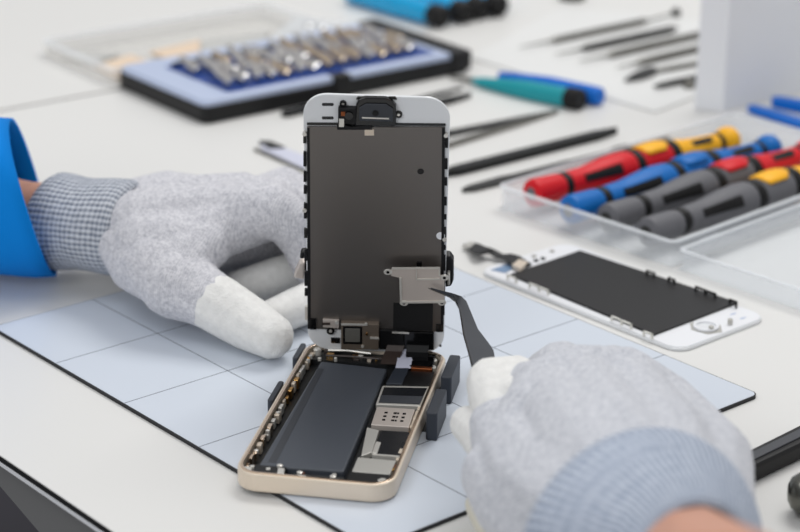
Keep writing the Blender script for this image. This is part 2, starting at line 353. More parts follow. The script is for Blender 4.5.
# front camera, earpiece and their brackets
cm = dq([(355,126), (396,126.4), (396,106), (391,100.5), (386,98.5), (365,98), (359,100), (356,105)], 0, 2.2, 'earpiece_module', M['blackg'], .4)
dq([(359,121), (393,122), (393,109), (386,104.4), (366,104), (359,108)], 2.2, 2.9, 'earpiece_cover', M['graph'], .3, cm)
dq([(362,118.4), (389,119.4), (389,118.2), (362,117.2)], 2.9, 3.1, 'bright_line', M['silver'], 0, cm)
dcirc(375.5, 113.5, 3, 2.8, 3.2, 'boss', M['black'], cm)
fc = dq([(338,124), (356,124.5), (356,109), (338,108.5)], 0, 2.6, 'front_camera', M['black'], .3)
dcirc(349, 116, 4, 2.6, 3.2, 'lens', M['blackg'], fc); dq([(341,116), (345,116), (345,112), (341,112)], 2.6, 2.9, 'contact', M['copper'], 0, fc)
dcirc(343, 104.3, 3.2, 0, 1., 'camera_ring', M['black'], rin=1.4); dcirc(343, 104.3, 1.3, 0, .6, 'ring_screw', M['silver'])
dcirc(398.6, 115, 3.4, 0, 1., 'bracket_tab', M['dsteel']); dcirc(398.6, 115, 1.4, 1, 1.3, 'bracket_screw', M['silver'])
for x in (361, 392): dq([(x-5, 99.6), (x+5, 99.8), (x+3.4, 97), (x-3.4, 97)], 0, .7, 'bracket_ear', M['dsteel'], .1)
dq([(337,130), (372,130), (372,124.6), (352,127), (337,124)], .4, 1.5, 'camera_cable', M['black'], .2)
dq([(364.6,135.6), (374,135.6), (374,129.6), (364.6,129.6)], .9, 1.1, 'cable_marking', M['champ'], 0)
dq([(339,127), (344,127), (344,119), (339,119)], 2.6, 2.9, 'bracket_plate', M['silver'], 0)
# details on the backing
dcirc(420.6, 171.5, 3.2, .88, .98, 'punched_hole', M['blackg']); dcirc(440.6, 236, 4.2, .9, 1.05, 'paper_dot', M['whitepl'])
dq([(416.6,268), (421.8,268), (421.8,262), (416.6,262)], .9, 1.5, 'rubber_pad', M['blackg'], .2)
dq([(393,330), (432.5,331), (433,303.6), (393.5,303)], .9, 1.15, 'adhesive_tape', M['tape'], 0)
dq([(310,329.5), (316,329.5), (316,319), (310,319)], .9, 1.6, 'corner_pad', M['blackg'], 0); dq([(436,332), (443,332), (443,325), (436,325)], .9, 1.6, 'corner_pad', M['blackg'], 0)
sp = dq([(341,349.5), (378.5,350), (379,324.5), (341,323.5)], 0, 3.0, 'vibration_module', mat('module_case', (128,116,104), .4, .5), .3)
dq([(343,344), (362,344.5), (362,327), (343,326.5)], 3.0, 3.3, 'module_frame', M['blackg'], .3, sp)
dq([(345,342), (360,342.4), (360,329), (345,328.6)], 3.3, 3.6, 'module_face', mat('module_grey', (112,110,104), .5, .3), .5, sp)
dq([(341,325.4), (365,325.8), (365,324.2), (341,323.8)], 3.0, 3.4, 'bright_line', M['silver'], 0, sp)
dq([(370,339), (379,339.4), (379,337.6), (370,337.2)], 3.0, 3.4, 'bright_line', M['silver'], 0, sp)
dcirc(366.6, 334.6, 1.2, 3, 3.7, 'contact', M['gold'], sp)
for (x, y) in ((362.5,347), (366,324.5)): dcirc(x, y, 1.5, 3, 3.7, 'screw', M['silver'], sp)
br = dq([(323,327.5), (339,328.5), (339,320.5), (323,319.6)], .9, 2.0, 'cable_bracket', M['plate'], .2)
dq([(322,325), (330,325), (330,323), (322,323)], 2.0, 2.4, 'bracket_plate', M['flex'], 0, br); dcirc(337, 323, 2, 2.0, 2.7, 'screw', M['silver'], br)
dcirc(330.5, 331.5, 4.0, 0, 1.5, 'rubber_ring', M['blackg']); dcirc(330.5, 331.5, 1.6, 1.5, 1.9, 'screw', M['silver'])
dq([(331,343), (340,343.4), (340,338.4), (331,338)], 0, .5, 'foam_pad', M['blackg'], 0)
dq([(379,349.6), (404,350), (404,331), (379,330)], 0, 2.2, 'home_cable', M['black'], .3)
dq([(404,349), (434,350.4), (434,333), (404,332)], 0, 2.0, 'cable_cover', M['blackg'], .3)
dq([(392,333.4), (409,334), (409,332.6), (392,332)], 2.2, 2.5, 'bright_line', M['silver'], 0)
dcirc(440.4, 346, 1.3, 0, .4, 'punched_hole', M['blackg'])
# flex cables from the display down into the housing
def w2p(p): return (ph_world.inverted() @ (Vector(p)*S))/S
def strip(path, w, th, name, m, parent, conv):
    """flat ribbon through world points, width along the display's x"""
    mb = MB(); b = mb.b; L = []
    for p in path:
        p = Vector(p); L.append([b.verts.new(conv(p + da*w*sx/2 + dz*th*sy/2)) for sx, sy in ((-1, -1), (1, -1), (1, 1), (-1, 1))])
    for a, c in zip(L, L[1:]):
        for k in range(4): b.faces.new((a[k], a[(k+1) % 4], c[(k+1) % 4], c[k]))
    b.faces.new(L[0][::-1]); b.faces.new(L[-1]); return mb.build(name, m, parent)
def dw(px, py, n): return onplane(px, py, DO + dz*n, dz)
strip([dw(396,345,2), dw(394,351,4), on(391,358,9), on(389,364,8)], 7, .4, 'flex_cable', M['flex'], ph, w2p)
strip([dw(418,345,2.2), dw(417,352,4.5), on(417,357,9), on(416,362,8.4)], 9, .4, 'flex_cable', M['black'], ph, w2p)
strip([dw(400,349,2), dw(402,354,4.5), on(405,359,9), on(403,368,8.4)], 6, .25, 'flex_cable', M['lilac'], ph, w2p)
# the two grips and the rubber-padded feet of the holder
hd = empty('phone_holder', (PX, PY, MATZ), PA); tag(hd, 'dark phone holder with padded blocks gripping both sides of the open phone', 'holder')
MB().box(-22, 22, -30, 45, 0, .32).build('base_plate', M['black'], hd, bev=.3)
for s_, (y0, y1) in ((1, (27, 50)), (1, (-7, 16)), (-1, (44, 60)), (-1, (2, 21))):
    xa, xb = (29.9, 32.2)
    if s_ > 0: xa, xb = (31.6, 36.0)
    pts = sorted((s_*xa, s_*xb))
    z1 = 11.5 if s_ > 0 else 7.0
    blk = MB().prism(rrect(pts[1]-pts[0], y1-y0, 1., sum(pts)/2, (y0+y1)/2), 0.1, z1).build('clamp_block', M['clampm'], hd, bev=.45, seg=3)
    MB().box(min(s_*20, s_*31), max(s_*20, s_*31), (y0+y1)/2-4, (y0+y1)/2+4, 0.02, .34).build('clamp_arm', M['black'], blk)
# upright back rest for the display with two side grips
sup_world = Matrix.Translation(Vector((PX, PY, MATZ))*S) @ Matrix.Rotation(PA, 4, 'Z')
def grip(pxs, n0, n1, name, m):
    o = MB().prism([dl(x, y, 0) for x, y in pxs], n0, n1).build(name, m, hd, bev=.7); o.matrix_local = sup_world.inverted() @ disp_world; return o
grip([(330,352), (344,352), (344,262), (330,262)], -4.4, -1.6, 'back_rest', M['black'])
grip([(405,356), (419,356), (419,262), (405,262)], -4.4, -1.6, 'back_rest', M['black'])
grip([(301,284), (448,284), (448,268), (301,268)], -6.5, -4.4, 'cross_bar', M['black'])
grip([(444,290), (451,289), (453.5,283), (453.5,264), (450,259), (444,259)], -6.4, -1.6, 'side_grip', M['black'])
grip([(447.5,284), (450,284), (450,272), (447.5,272)], -1.6, 1.2, 'grip_jaw', M['silver'])
grip([(293,281), (304,283), (304,266), (299,266), (294,276)], -6, -2.0, 'side_grip', M['plate'])
grip([(299,262), (304,262), (304,255), (300,256)], -6, -2.0, 'side_grip', M['black'])

# ------------------------------------------------------------------ shield plate held in the tweezers
PN = 5.0
po = DO + dz*PN
pe = empty('shield_plate', onplane(420, 285, po, dz)); pe.rotation_euler = DM.to_euler(); tag(pe, 'small nickel connector cover with screw ears, pinched by the black tweezers', 'metal plate')
pc = onplane(420, 285, po, dz)
def sl(px, py):
    p = onplane(px, py, po, dz) - pc; return (p.dot(da), p.dot(db))
MB().prism([sl(*q) for q in [(391,269), (391,275.5), (399.5,277.5), (400.5,301.5), (444.5,301), (444.5,275.5), (440,274.5), (439.5,266.8), (393,267.2)][::-1]], 0, .3).build('plate', M['plate'], pe, bev=.08)
for pts in ([(401,302.4), (444.5,302), (444.5,300.2), (401,300.6)], [(392,268.4), (440,268), (440,266.4), (392,266.8)], [(399.4,277), (401.4,277), (402,300), (400,300)], [(416,279.2), (440,279.0), (440,277.8), (416,278)], [(416,278.4), (417,278.4), (417,269), (416,269)], [(438.8,275), (440.2,275), (440.2,267), (438.8,267)]):
    MB().prism([sl(*q) for q in pts], .28, .75).build('rim', M['silver'], pe)
for (x, y) in ((388,271.6), (404,302.5), (442,302.2), (444.4,277.2)):
    c = sl(x, y); o_ = [(c[0]+1.7*math.cos(a*math.pi/10), c[1]+1.35*math.sin(a*math.pi/10)) for a in range(20)]
    e_ = MB().prism(o_, 0, .5).build('screw_ear', M['silver'], pe, bev=.1)
    MB().prism([(c[0]+.65*math.cos(a*math.pi/8), c[1]+.65*math.sin(a*math.pi/8)) for a in range(16)], .5, .56).build('screw_hole', M['blackg'], e_)

# ------------------------------------------------------------------ tweezers in the right hand
tw = empty('tweezers', on(480, 350, 36)); tag(tw, 'black curved-tip tweezers held by the right glove against the small plate', 'tweezers')
def arm(pts, name, m, dzv, th):
    """flat arm: list of (px left, py left, px right, py right, height z)"""
    mb = MB(); b = mb.b; o = on(480, 350, 36); L = []
    for (x0, y0, x1, y1, z) in pts:
        a = on(x0, y0, z) - o; c = on(x1, y1, z) - o
        if y0 < 297.5: a = onplane(x0, y0, DO + dz*7.5, dz) - o; c = onplane(x1, y1, DO + dz*7.5, dz) - o
        off = dzv
        L.append([b.verts.new(a+off), b.verts.new(c+off), b.verts.new(c+off-FWD*(-th)), b.verts.new(a+off-FWD*(-th))])
    for p, q in zip(L, L[1:]):
        for k in range(4): b.faces.new((p[k], p[(k+1) % 4], q[(k+1) % 4], q[k]))
    b.faces.new(L[0][::-1]); b.faces.new(L[-1]); return mb.build(name, m, tw, bev=.25)
TP = [(430.5,288.6,431,287.6,33), (440,292.6,441,290.4,33.3), (450,296.8,452.6,293.2,34), (456.6,301.6,461.5,296.2,34.6), (460.4,309,466.4,301,35.2), (462.4,320,471,312,36), (464.4,334,478,329,37), (468,347,488,342,38), (471,358,493.5,350,39), (478,390,500,384,41)]
arm(TP, 'upper_arm', M['graph'], Vector((0, 0, 0)), 1.0)
arm([(a-1.4, b_+.5, c-3.5, d, z) for a, b_, c, d, z in TP], 'lower_arm', M['steel'], Vector((0, 0, 0))+FWD*2.4, .9)
arm([(a-1.2, b_, a+.8, b_, z) for a, b_, c, d, z in TP[3:]], 'arm_edge', M['blackg'], -FWD*.3, 1.8)

# ------------------------------------------------------------------ spare display lying to the right
SA = -0.84612; SO = Vector((98.3, 861.0, 0)); SZ = .1
sd = empty('replacement_display', (SO.x, SO.y, 0), SA); tag(sd, 'spare white phone display lying face down beside the screwdriver case', 'phone display')
def s2(px, py, z=2):
    q = on(px, py, z); v = zr((q.x-SO.x, q.y-SO.y), -SA); return (v.x, v.y)
MB().prism(rrect(123.8, 58.6, 8), SZ, 1.5).build('glass_panel', M['white'], sd, bev=.3)
MB().prism(rrect(122.6, 57.4, 7.6), 1.5, 1.9).build('frame_edge', M['whitepl'], sd, bev=.15)
bk = MB().prism([s2(x, y, 2.9) for x, y in [(510,274), (654,334), (738,302), (580,250)]], 1.9, 2.9).build('metal_backing', mat('black_backing', (24,23,24), .45, 0., spec=.3), sd, bev=.2)
def side_clip(pa, pb, m, h=2.6):
    a = Vector(s2(*pa, 3)); c = Vector(s2(*pb, 3)); L_ = (c-a).length; d = (c-a)/L_; nrm = Vector((-d.y, d.x))*.35; mb = MB()
    def bx(t0, t1, z0, z1):
        p, q = a + d*t0, a + d*t1; mb.prism([(v.x, v.y) for v in (p-nrm, q-nrm, q+nrm, p+nrm)], z0, z1)
    bx(0, 1, 1.8, 3+h); bx(L_-1, L_, 1.8, 3+h); bx(0, L_, 2.2+h, 3+h)
    if L_ > 9: bx(L_/2-.6, L_/2+.6, 1.8, 3+h)
    mb.build('side_clip', m, sd, bev=.1)
M['clipw'] = mat('clip_white', (224,222,214), .4)
for pa, pb in (((507,277), (517,281)), ((529,285), (549,293)), ((611,318), (632,327)), ((643,333), (653,337))): side_clip(pa, pb, M['clipw'], 1.4)
for pa, pb in (((646,274), (655,277)), ((668,281), (675,284)), ((695,290), (716,298)), ((729,303), (737,306))): side_clip(pa, pb, M['black'], 2.2)
# button ring and pads at the lower end
c = s2(706, 327.5, 2)
ro = [(c[0]+5.6*math.cos(a*math.pi/14), c[1]+5.6*math.sin(a*math.pi/14)) for a in range(28)]; rn = [(c[0]+4.3*math.cos(a*math.pi/14), c[1]+4.3*math.sin(a*math.pi/14)) for a in range(28)]
MB().prism([(c[0]+8*math.cos(a*math.pi/3+.2), c[1]+7*math.sin(a*math.pi/3+.2)) for a in range(6)], 1.9, 2.1).build('button_recess', M['cgrey'], sd)
MB().ring(ro, rn, 2.1, 3.2).build('button_ring', M['whitepl'], sd, bev=.2); MB().prism(rn, 2.1, 2.4).build('home_button', M['white'], sd)
for x, y in ((711,331), (730,324)):
    q = s2(x, y, 2); MB().lathe((q[0], q[1], 1.9), (q[0], q[1], 9), [(0, 1.1), (2.4, 1.1), (2.6, .7)], 10).build('post', M['cgrey'], sd)
for x, y in ((733,314), (743,318)):
    MB().prism([s2(x-3, y+1.2), s2(x+2, y-.1), s2(x+3.2, y-1.3), s2(x-1.8, y)], 1.9, 2.1).build('sensor_slot', M['tray'], sd)
MB().prism([s2(x, y) for x, y in [(491,270), (505,273), (514,268), (509,264)]], 1.9, 2.2).build('adhesive_patch', mat('blue_film', (120,146,178), .3), sd)
for x, y, m_ in ((534,256.5,'cgrey'), (552,251.5,'cgrey'), (543,259,'chip'), (536,261,'chip')):
    q = s2(x, y, 2); MB().lathe((q[0], q[1], 1.9), (q[0], q[1], 9), [(0, 1.2), (.7, 1.2)], 10).build('rivet', M[m_], sd)
# ribbon tail
def sw(p): v = zr((p[0]-SO.x, p[1]-SO.y), -SA); return Vector((v.x, v.y, p[2]))
mb = MB(); b = mb.b; L = []
tail = [(463,244,474,242,1.6), (468,249,480,244,2.5), (474,253,487,247,4.5), (480,254,490,247.5,4.8), (489,253,496,250,3.4), (495,257,503,254,2.6), (502,259,511,253.5,3.8), (510,262,519,255.5,4.5), (516,266,526,260,3.4), (520,270,532,264,2.9)]
for (x0, y0, x1, y1, z) in tail:
    a = on(x0, y0, z); c_ = on(x1, y1, z); L.append([b.verts.new(sw(a)), b.verts.new(sw(c_)), b.verts.new(sw(c_+Vector((0, 0, -.35)))), b.verts.new(sw(a+Vector((0, 0, -.35))))])
for p, q in zip(L, L[1:]):
    for k in range(4): b.faces.new((p[k], p[(k+1) % 4], q[(k+1) % 4], q[k]))
b.faces.new(L[0][::-1]); b.faces.new(L[-1]); tailo = mb.build('ribbon_cable', M['black'], sd)
MB().prism([tuple(sw(on(x, y, 2.6)))[:2] for x, y in [(462,246), (469,247.5), (476,242.5), (470,241)]], 1.5, 2.4).build('connector', M['cgrey'], tailo)
MB().prism([s2(x, y, 4) for x, y in [(512,265), (521,269), (528,262), (519,259.5)]], 2.6, 4.2).build('stiffener', M['champ'], tailo)

# ------------------------------------------------------------------ clear case with four precision screwdrivers
K = on(672, 268, 0); KA = math.atan2(1, 1.04)                          # long axis direction
k1 = Vector((math.cos(KA), math.sin(KA), 0)); k2 = Vector((-math.sin(KA), math.cos(KA), 0))
KW = 112.; KL = 190.; KH = 12.
cs = empty('screwdriver_case', (K.x, K.y, 0), KA); tag(cs, 'open clear plastic case holding four colourful screwdrivers, lid folded out', 'case')
tr_ = MB(); tr_.box(0, KL, 0, KW, .1, 1.1); tro = tr_.build('tray', M['milky'], cs)
MB().ring(rrect(KL, KW, 4, KL/2, KW/2), rrect(KL-2.4, KW-2.4, 3, KL/2, KW/2), 1.1, KH).build('tray_wall', M['milky'], tro)
MB().ring(rrect(KL+2, KW+2, 5, KL/2, KW/2), rrect(KL-2.4, KW-2.4, 3, KL/2, KW/2), KH, KH+1).build('tray_rim', M['milkyrim'], tro)
for x in (60,): MB().box(x, x+1.2, 2, KW-2, 1.1, 1.25).build('divider', M['milky'], tro)
lid = MB(); lid.box(0, KL, -78, -3, .1, 1.0); lido = lid.build('lid', M['milky'], cs)
MB().ring(rrect(KL, 75, 4, KL/2, -40.5), rrect(KL-2.4, 72.6, 3, KL/2, -40.5), 1.0, 9.5).build('lid_wall', M['milky'], lido)
MB().ring(rrect(KL+1, 76, 4, KL/2, -40.5), rrect(KL-2.4, 72.6, 3, KL/2, -40.5), 9.5, 10.3).build('lid_rim', M['milkyrim'], lido)
for x in (20, 120): MB().box(x, x+14, -3.5, .5, 8, 9.2).build('hinge', M['milkyrim'], cs, bev=.4)

def seg(mb_, a, ax, prof): mb_.lathe(a, Vector(a)+ax, prof, 28)
DAX = Vector((1, 0, 0))
def driver(name, label, p0, p1, cA, cB, up):
    """p0 front (near) end, p1 ball end, both world points of the axis"""
    p0 = Vector(p0); p1 = Vector(p1); ax = (p1-p0); Lr = ax.length; k = Lr/150.
    rot = ax.to_track_quat('X', 'Z').to_matrix(); o = empty(name, p0, rot); tag(o, label, 'screwdriver', 'precision screwdrivers in the clear case')
    kr_ = .92; P = lambda prof: [(t*k, r*kr_) for t, r in prof]
    R0 = (0, 0, 0)
    def ln(name, prof, m, par=o): return MB().lathe(R0, (1, 0, 0), P(prof), 28).build(name, m, par, smooth=False, bev=.25)
    e = ln('front_cap', [(0, 5.2), (1, 7.6), (3, 8), (17, 7.4), (20, 6.8), (21, 6.2)], cA)
    e2 = ln('socket', [(-.3, 3.6), (.2, 3.8), (.6, 3.4)], M['grey'] if cA != M['grey'] else M['dsteel'], e)
    ln('collar', [(19, 6.4), (20.5, 7.3), (23.5, 7.3), (25, 6.5)], M['rubber'])
    bd = ln('front_grip', [(24, 6.4), (25, 7.2), (36, 7.4), (52, 9.6), (60, 10.2), (67, 9.8), (70, 8.8)], cA)
    # black finger pad lies along the side of the grip
    for s_ in (1, -1):
        mb_ = MB()
        pts = [(32*k, 6.7*kr_), (37*k, 7.0*kr_), (44*k, 7.9*kr_), (52*k, 9.2*kr_), (56*k, 9.6*kr_)]
        b_ = mb_.b; LL = []
        for t, r in pts:
            row = []
            for q in range(7):
                an = math.radians(62*s_) + math.radians(-17+34*q/6) + (math.pi if s_ < 0 else 0)
                an = math.radians(-62 if s_ > 0 else 118) + math.radians(-17+34*q/6)
                rr = r + .35; row.append(b_.verts.new((t, rr*math.sin(an), rr*math.cos(an))))
            LL.append(row)
        for a_, c_ in zip(LL, LL[1:]):
            for q in range(6): b_.faces.new((a_[q], a_[q+1], c_[q+1], c_[q]))
        g_ = mb_.build('finger_pad', M['rubber'], bd); md = g_.modifiers.new('s', 'SOLIDIFY'); md.thickness = .0014; md.offset = 0
    ln('collar', [(68, 8.6), (69.5, 9.8), (73.5, 9.8), (75, 8.6)], M['rubber'])
    ln('middle_grip', [(74, 8.4), (75, 9.4), (84, 10), (94, 9.6), (97, 8.4)], cA)
    # coloured saddle over the middle grip
    mb_ = MB(); b_ = mb_.b; LL = []
    for t, r in ((75.5, 9.2), (78, 9.9), (84, 10.4), (90, 10.3), (95, 9.4)):
        sp_ = 60 if 77 < t < 93 else 32; row = []
        for q in range(11):
            an = math.radians(up - sp_ + 2*sp_*q/10); rr = r*kr_+.35; row.append(b_.verts.new((t*k, rr*math.sin(an), rr*math.cos(an))))
        LL.append(row)
    for a_, c_ in zip(LL, LL[1:]):
        for q in range(10): b_.faces.new((a_[q], a_[q+1], c_[q+1], c_[q]))
    g_ = mb_.build('saddle', cB, o, smooth=True); md = g_.modifiers.new('s', 'SOLIDIFY'); md.thickness = .001; md.offset = 0
    ln('collar', [(95, 8.6), (96.5, 10), (100.5, 9.8), (102, 8.4)], M['rubber'])
    ln('rear_grip', [(101, 8.2), (102, 9.3), (112, 7.6), (124, 6.6), (134, 6.2), (136, 5.6)], cB)
    mb_ = MB(); mb_.prism([(110*k, -1.9*k), (127*k, -1.7*k), (129*k, 0), (127*k, 1.7*k), (110*k, 1.9*k), (108*k, 0)], 5.0, 6.9)
    pd = mb_.build('finger_pad', M['rubber'], o, bev=.4); pd.rotation_euler = (math.radians(35), 0, 0)
    ln('collar', [(134, 5.4), (135, 6.5), (137.5, 6.5), (139, 5.2)], M['rubber'])
    ln('ball_cap', [(137.5, 4.6), (139, 6.2), (141, 7.8), (144, 8.6), (147, 8.2), (149.4, 6.2), (150.5, 3), (150.8, 0)], cB)
    return o
dz0 = 10.6
driver('screwdriver', 'red and yellow screwdriver, backmost in the clear case', on(531,194,dz0), on(734,139,dz0), M['red'], M['yellow'], 18)
driver('screwdriver', 'all-blue screwdriver with a round blue ball cap', on(568,210.5,dz0), on(775,147,dz0), M['blue'], M['blue'], 18)
driver('screwdriver', 'grey screwdriver with red middle patch and red rear', on(606,219,dz0), on(815,151,dz0), M['grey'], M['red'], 18)
driver('screwdriver', 'grey screwdriver with yellow patch, nearest the folded-out lid', on(646,233,dz0), on(855,162,dz0), M['grey'], M['yellow'], 18)
# black bit holder lying along the backmost driver
p = on(552,181,6); q = on(612,160,6); bh = empty('blade_holder', p); tag(bh, 'thin black driver shaft with stubby cap behind the red screwdriver', 'tool shaft')
MB().tube([Vector((0, 0, 0)), q-p], 1.3).build('shaft', M['flex'], bh)
MB().lathe(q-p, (q-p)*1.2, [(-5, 3.6), (-3, 5.6), (6, 6.4), (13, 6), (16, 4.4)], 20).build('cap', M['rubber'], bh, bev=.5)

# ------------------------------------------------------------------ black bit case with pale blue tray
BO = on(205, 125.5, 0); BA = math.radians(37.6); bc = empty('bit_case', (BO.x, BO.y, 0), BA)
tag(bc, 'black case with pale blue tray full of driver bits, behind the left glove', 'bit case')
BL, BW, BH = 193., 98., 12.
MB().prism(rrect(BL, BW, 5, BL/2, BW/2), .1, BH-2).build('case_base', M['black'], bc, bev=1.2)
MB().ring(rrect(BL-4, BW-3, 5, BL/2-1, BW/2), rrect(BL-40, BW-26, 4, BL/2+2, BW/2-4), BH-3, BH+1.5).build('tray_rim', M['tray'], bc, bev=1.2)
MB().box(9, BL-16, 7, BW-12, BH-4, BH+.3).build('insert', M['navy'], bc)
MB().box(90, 102, -1, 8, 2, BH+2).build('latch', M['black'], bc, bev=1)
MB().box(BL-14, BL+1, -1, BW+1, 2, BH+2.4).build('hinge_cover', M['black'], bc, bev=1.2)
MB().box(28, BL-24, BW-20, BW-17, BH-3, BH+2.5).build('divider', M['black'], bc, bev=.5)
MB().box(13, 24, 9, 46, BH-3, BH).build('step_block', M['navy'], bc, bev=.8)
for i in range(5): MB().box(13.5, 23.5, 11+i*7, 14+i*7, BH, BH+.8).build('ridge', M['tray'], bc, bev=.3)
def bit_mesh():
    mb_ = MB(); mb_.lathe((0, 0, 0), (0, 1, 0), [(0, 2.6), (.8, 3.3), (10, 3.3), (11, 3.3), (12, 2.4), (17, 2.2), (20, 1)], 6); return mb_
bits = []
proto = bit_mesh().build('driver_bit', M['bit'], None, bev=.15); proto2 = bit_mesh().build('driver_bit', M['bitg'], None, bev=.15)
cz, sz_ = math.cos(BA), math.sin(BA); first = {0: True, 1: True}; random.seed(5)
rows = ((19, 'front row'), (37, 'middle row'), (55, 'back row'))
for ri_, (yb, txt) in enumerate(rows):
    for i in range(14):
        x = 31 + i*10.2 + (ri_ % 2)*4; which = 1 if random.random() < .3 else 0
        if x > BL-20: continue
        if 86 < x < 0: continue
        src = (proto, proto2)[which]; o = src if first[which] else src.copy()
        if not first[which]: C.objects.link(o)
        first[which] = False
        p = Vector((BO.x + cz*x - sz_*yb, BO.y + sz_*x + cz*yb, BH + 2.8 + random.uniform(-.4, 1.2)))
        o.location = p*S; o.rotation_euler = (math.radians(random.uniform(4, 16)), 0, BA + math.radians(random.uniform(-14, 4)))
        ORD = ['first', 'second', 'third', 'fourth', 'fifth', 'sixth', 'seventh', 'eighth', 'ninth', 'tenth', 'eleventh', 'twelfth', 'thirteenth', 'fourteenth']
        tag(o, ('brass-toned' if which else 'silver') + ' driver bit, ' + ORD[i] + ' from the left in the ' + txt + ' of the bit case', 'driver bit', ('brass-toned' if which else 'silver') + ' driver bits in the ' + txt)

# ------------------------------------------------------------------ loose flat tools
def bar(name, label, cat, a, c_, prof, z0, h, m, bev=.4, group=None, parent=None, tagit=True):
    """flat bar along a->c (pixels on the table); prof = [(fraction, half width mm)]"""
    A = on(*a, z0); B = on(*c_, z0); d = B-A; L_ = d.length; an = math.atan2(d.y, d.x)
    pts = [(f*L_, w) for f, w in prof] + [(f*L_, -w) for f, w in prof[::-1]]
    o = MB().prism(pts, 0, h).build(name, m, parent, bev=bev); o.location = A*S; o.rotation_euler = (0, 0, an)
    if tagit: tag(o, label, cat, group)
    return o
bar('spudger', 'long black nylon spudger with two pointed ends, above the screwdriver case', 'pry tool', (440,178), (617,133.5), [(0, .8), (.09, 3.4), (.2, 3.6), (.8, 3.4), (.88, 3.4), (1, .5)], .3, 4, M['spud'], .9)
bar('metal_pry_tool', 'grey steel pry tool with broad blade, between spudger and case', 'pry tool', (463,192), (668,138), [(0, 1.2), (.04, 3.6), (.2, 4.4), (.24, 3.2), (.5, 2.8), (.52, 2), (.9, 1.8), (1, 1.2)], .3, 1.6, M['dsteel'], .3)
t0 = on(558,112,1); wz = empty('tweezers', t0); tag(wz, 'dark steel tweezers lying open right of the upright display, points to the right', 'tweezers')
for (px, py, m_, w0) in ((425,139,'dsteel',3.2), (425,153,'steel',2.0)):
    q = on(px, py, 1)-t0; L_ = q.length; n_ = Vector((-q.y, q.x, 0))/L_
    MB().prism([tuple((q*f + n_*w*s_)[:2]) for s_ in (1, -1) for f, w in (((0, .5), (.3, 1.8), (1, w0)) if s_ > 0 else ((1, w0), (.3, 1.8), (0, .5)))], -.6, 1.6).build('arm', M[m_], wz, bev=.3)
bar('spudger', 'short black pry stick poking out left of the display below the bit case', 'pry tool', (282,117), (352,101), [(0, 1), (.06, 3.2), (.9, 3.2), (1, 2)], .3, 3, M['spud'], .7)
bar('spudger', 'short black pry stick poking out right of the display top', 'pry tool', (395,116), (471,97), [(0, 2.4), (.7, 3.4), (1, .6)], .3, 3, M['spud'], .7)
bar('metal_spatula', 'grey spatula under the right end of the bit case', 'pry tool', (395,106), (462,89), [(0, 2), (.7, 2.6), (1, 1)], .2, 1.2, M['dsteel'], .2)
kn = bar('hobby_knife', 'pale plastic strip with a dark pointed end, left of the display', 'pry tool', (262,146), (345,181), [(0, 1), (.1, 5), (.5, 7), (1, 7.5)], .3, 1.6, M['lilac'], .3)
kt = MB().prism([(-3, 0), (1, 5), (15, 5), (11, -2.6)], 0, 2.6).build('dark_tip', M['dsteel'], kn, bev=.4)
MB().box(4, 70, -8.2, -7.2, 0, 1.4).build('edge_strip', M['steel'], kn)
# teal and blue pens
def pen(name, label, a, c_, za, r, m, capm=None, tip=None, cat='opening tool', group=None):
    A = on(*a, za); B = on(*c_, r); d = B-A; L_ = d.length; o = empty(name, A); tag(o, label, cat, group)
    MB().lathe((0, 0, 0), d, [(0, r*.35), (5, r*.5), (L_*.35, r*.85), (L_*.5, r), (L_-3, r), (L_-1, r*.9), (L_, r*.6)], 24).build('handle', m, o, bev=.3)
    if capm: MB().lathe(d*(1-9/L_), d, [(0, r*1.0), (1, r*1.1), (9, r*1.1), (10.5, r*.9), (10.5, r*.5), (9.8, 0)], 24).build('end_cap', capm, o, bev=.3)
    if tip: MB().lathe((0, 0, 0), -d, [(0, r*.33), (18, r*.15), (20, 0)], 10).build('tip', tip, o)
    return o
pen('round_handle_tool', 'royal blue round plastic tool lying behind the teal one', (499,75), (602,97), 5.5, 5.6, M['dblue'])
pen('round_handle_tool', 'teal plastic tool with black end cap beside the royal blue one', (474,81), (580,100), 3.4, 6.0, M['teal'], M['rubber'], M['steel'])
# cyan handled tools at the far edge
for i, (a, c_, lb) in enumerate((((350,-9), (432,14), 'cyan handled tool with black end, nearest of the four at the top'), ((385,-14), (456,9.5), 'second cyan handled tool with black end, behind the nearest one'),
                                 ((405,-18), (472,5.5), 'third cyan handled tool with black end at the top edge'), ((425,-22), (492,3), 'rightmost cyan handled tool with black end at the top edge'))):
    A = on(*a, 8); B = on(*c_, 8); d = B-A; L_ = d.length; o = empty('cyan_hand_tool', A); tag(o, lb, 'hand tool', 'cyan handled tools at the back')
    MB().lathe((0, 0, 0), d, [(0, 6), (3, 8), (L_*.6, 8.6), (L_, 7.2)], 24).build('handle', M['cyan'], o, bev=.6)
    MB().lathe(d*.99, d*1.2, [(0, 6.6), (2, 7.6), (10, 7.8), (13, 6), (13, 0)], 24).build('end_cap', M['rubber'], o, bev=.6)
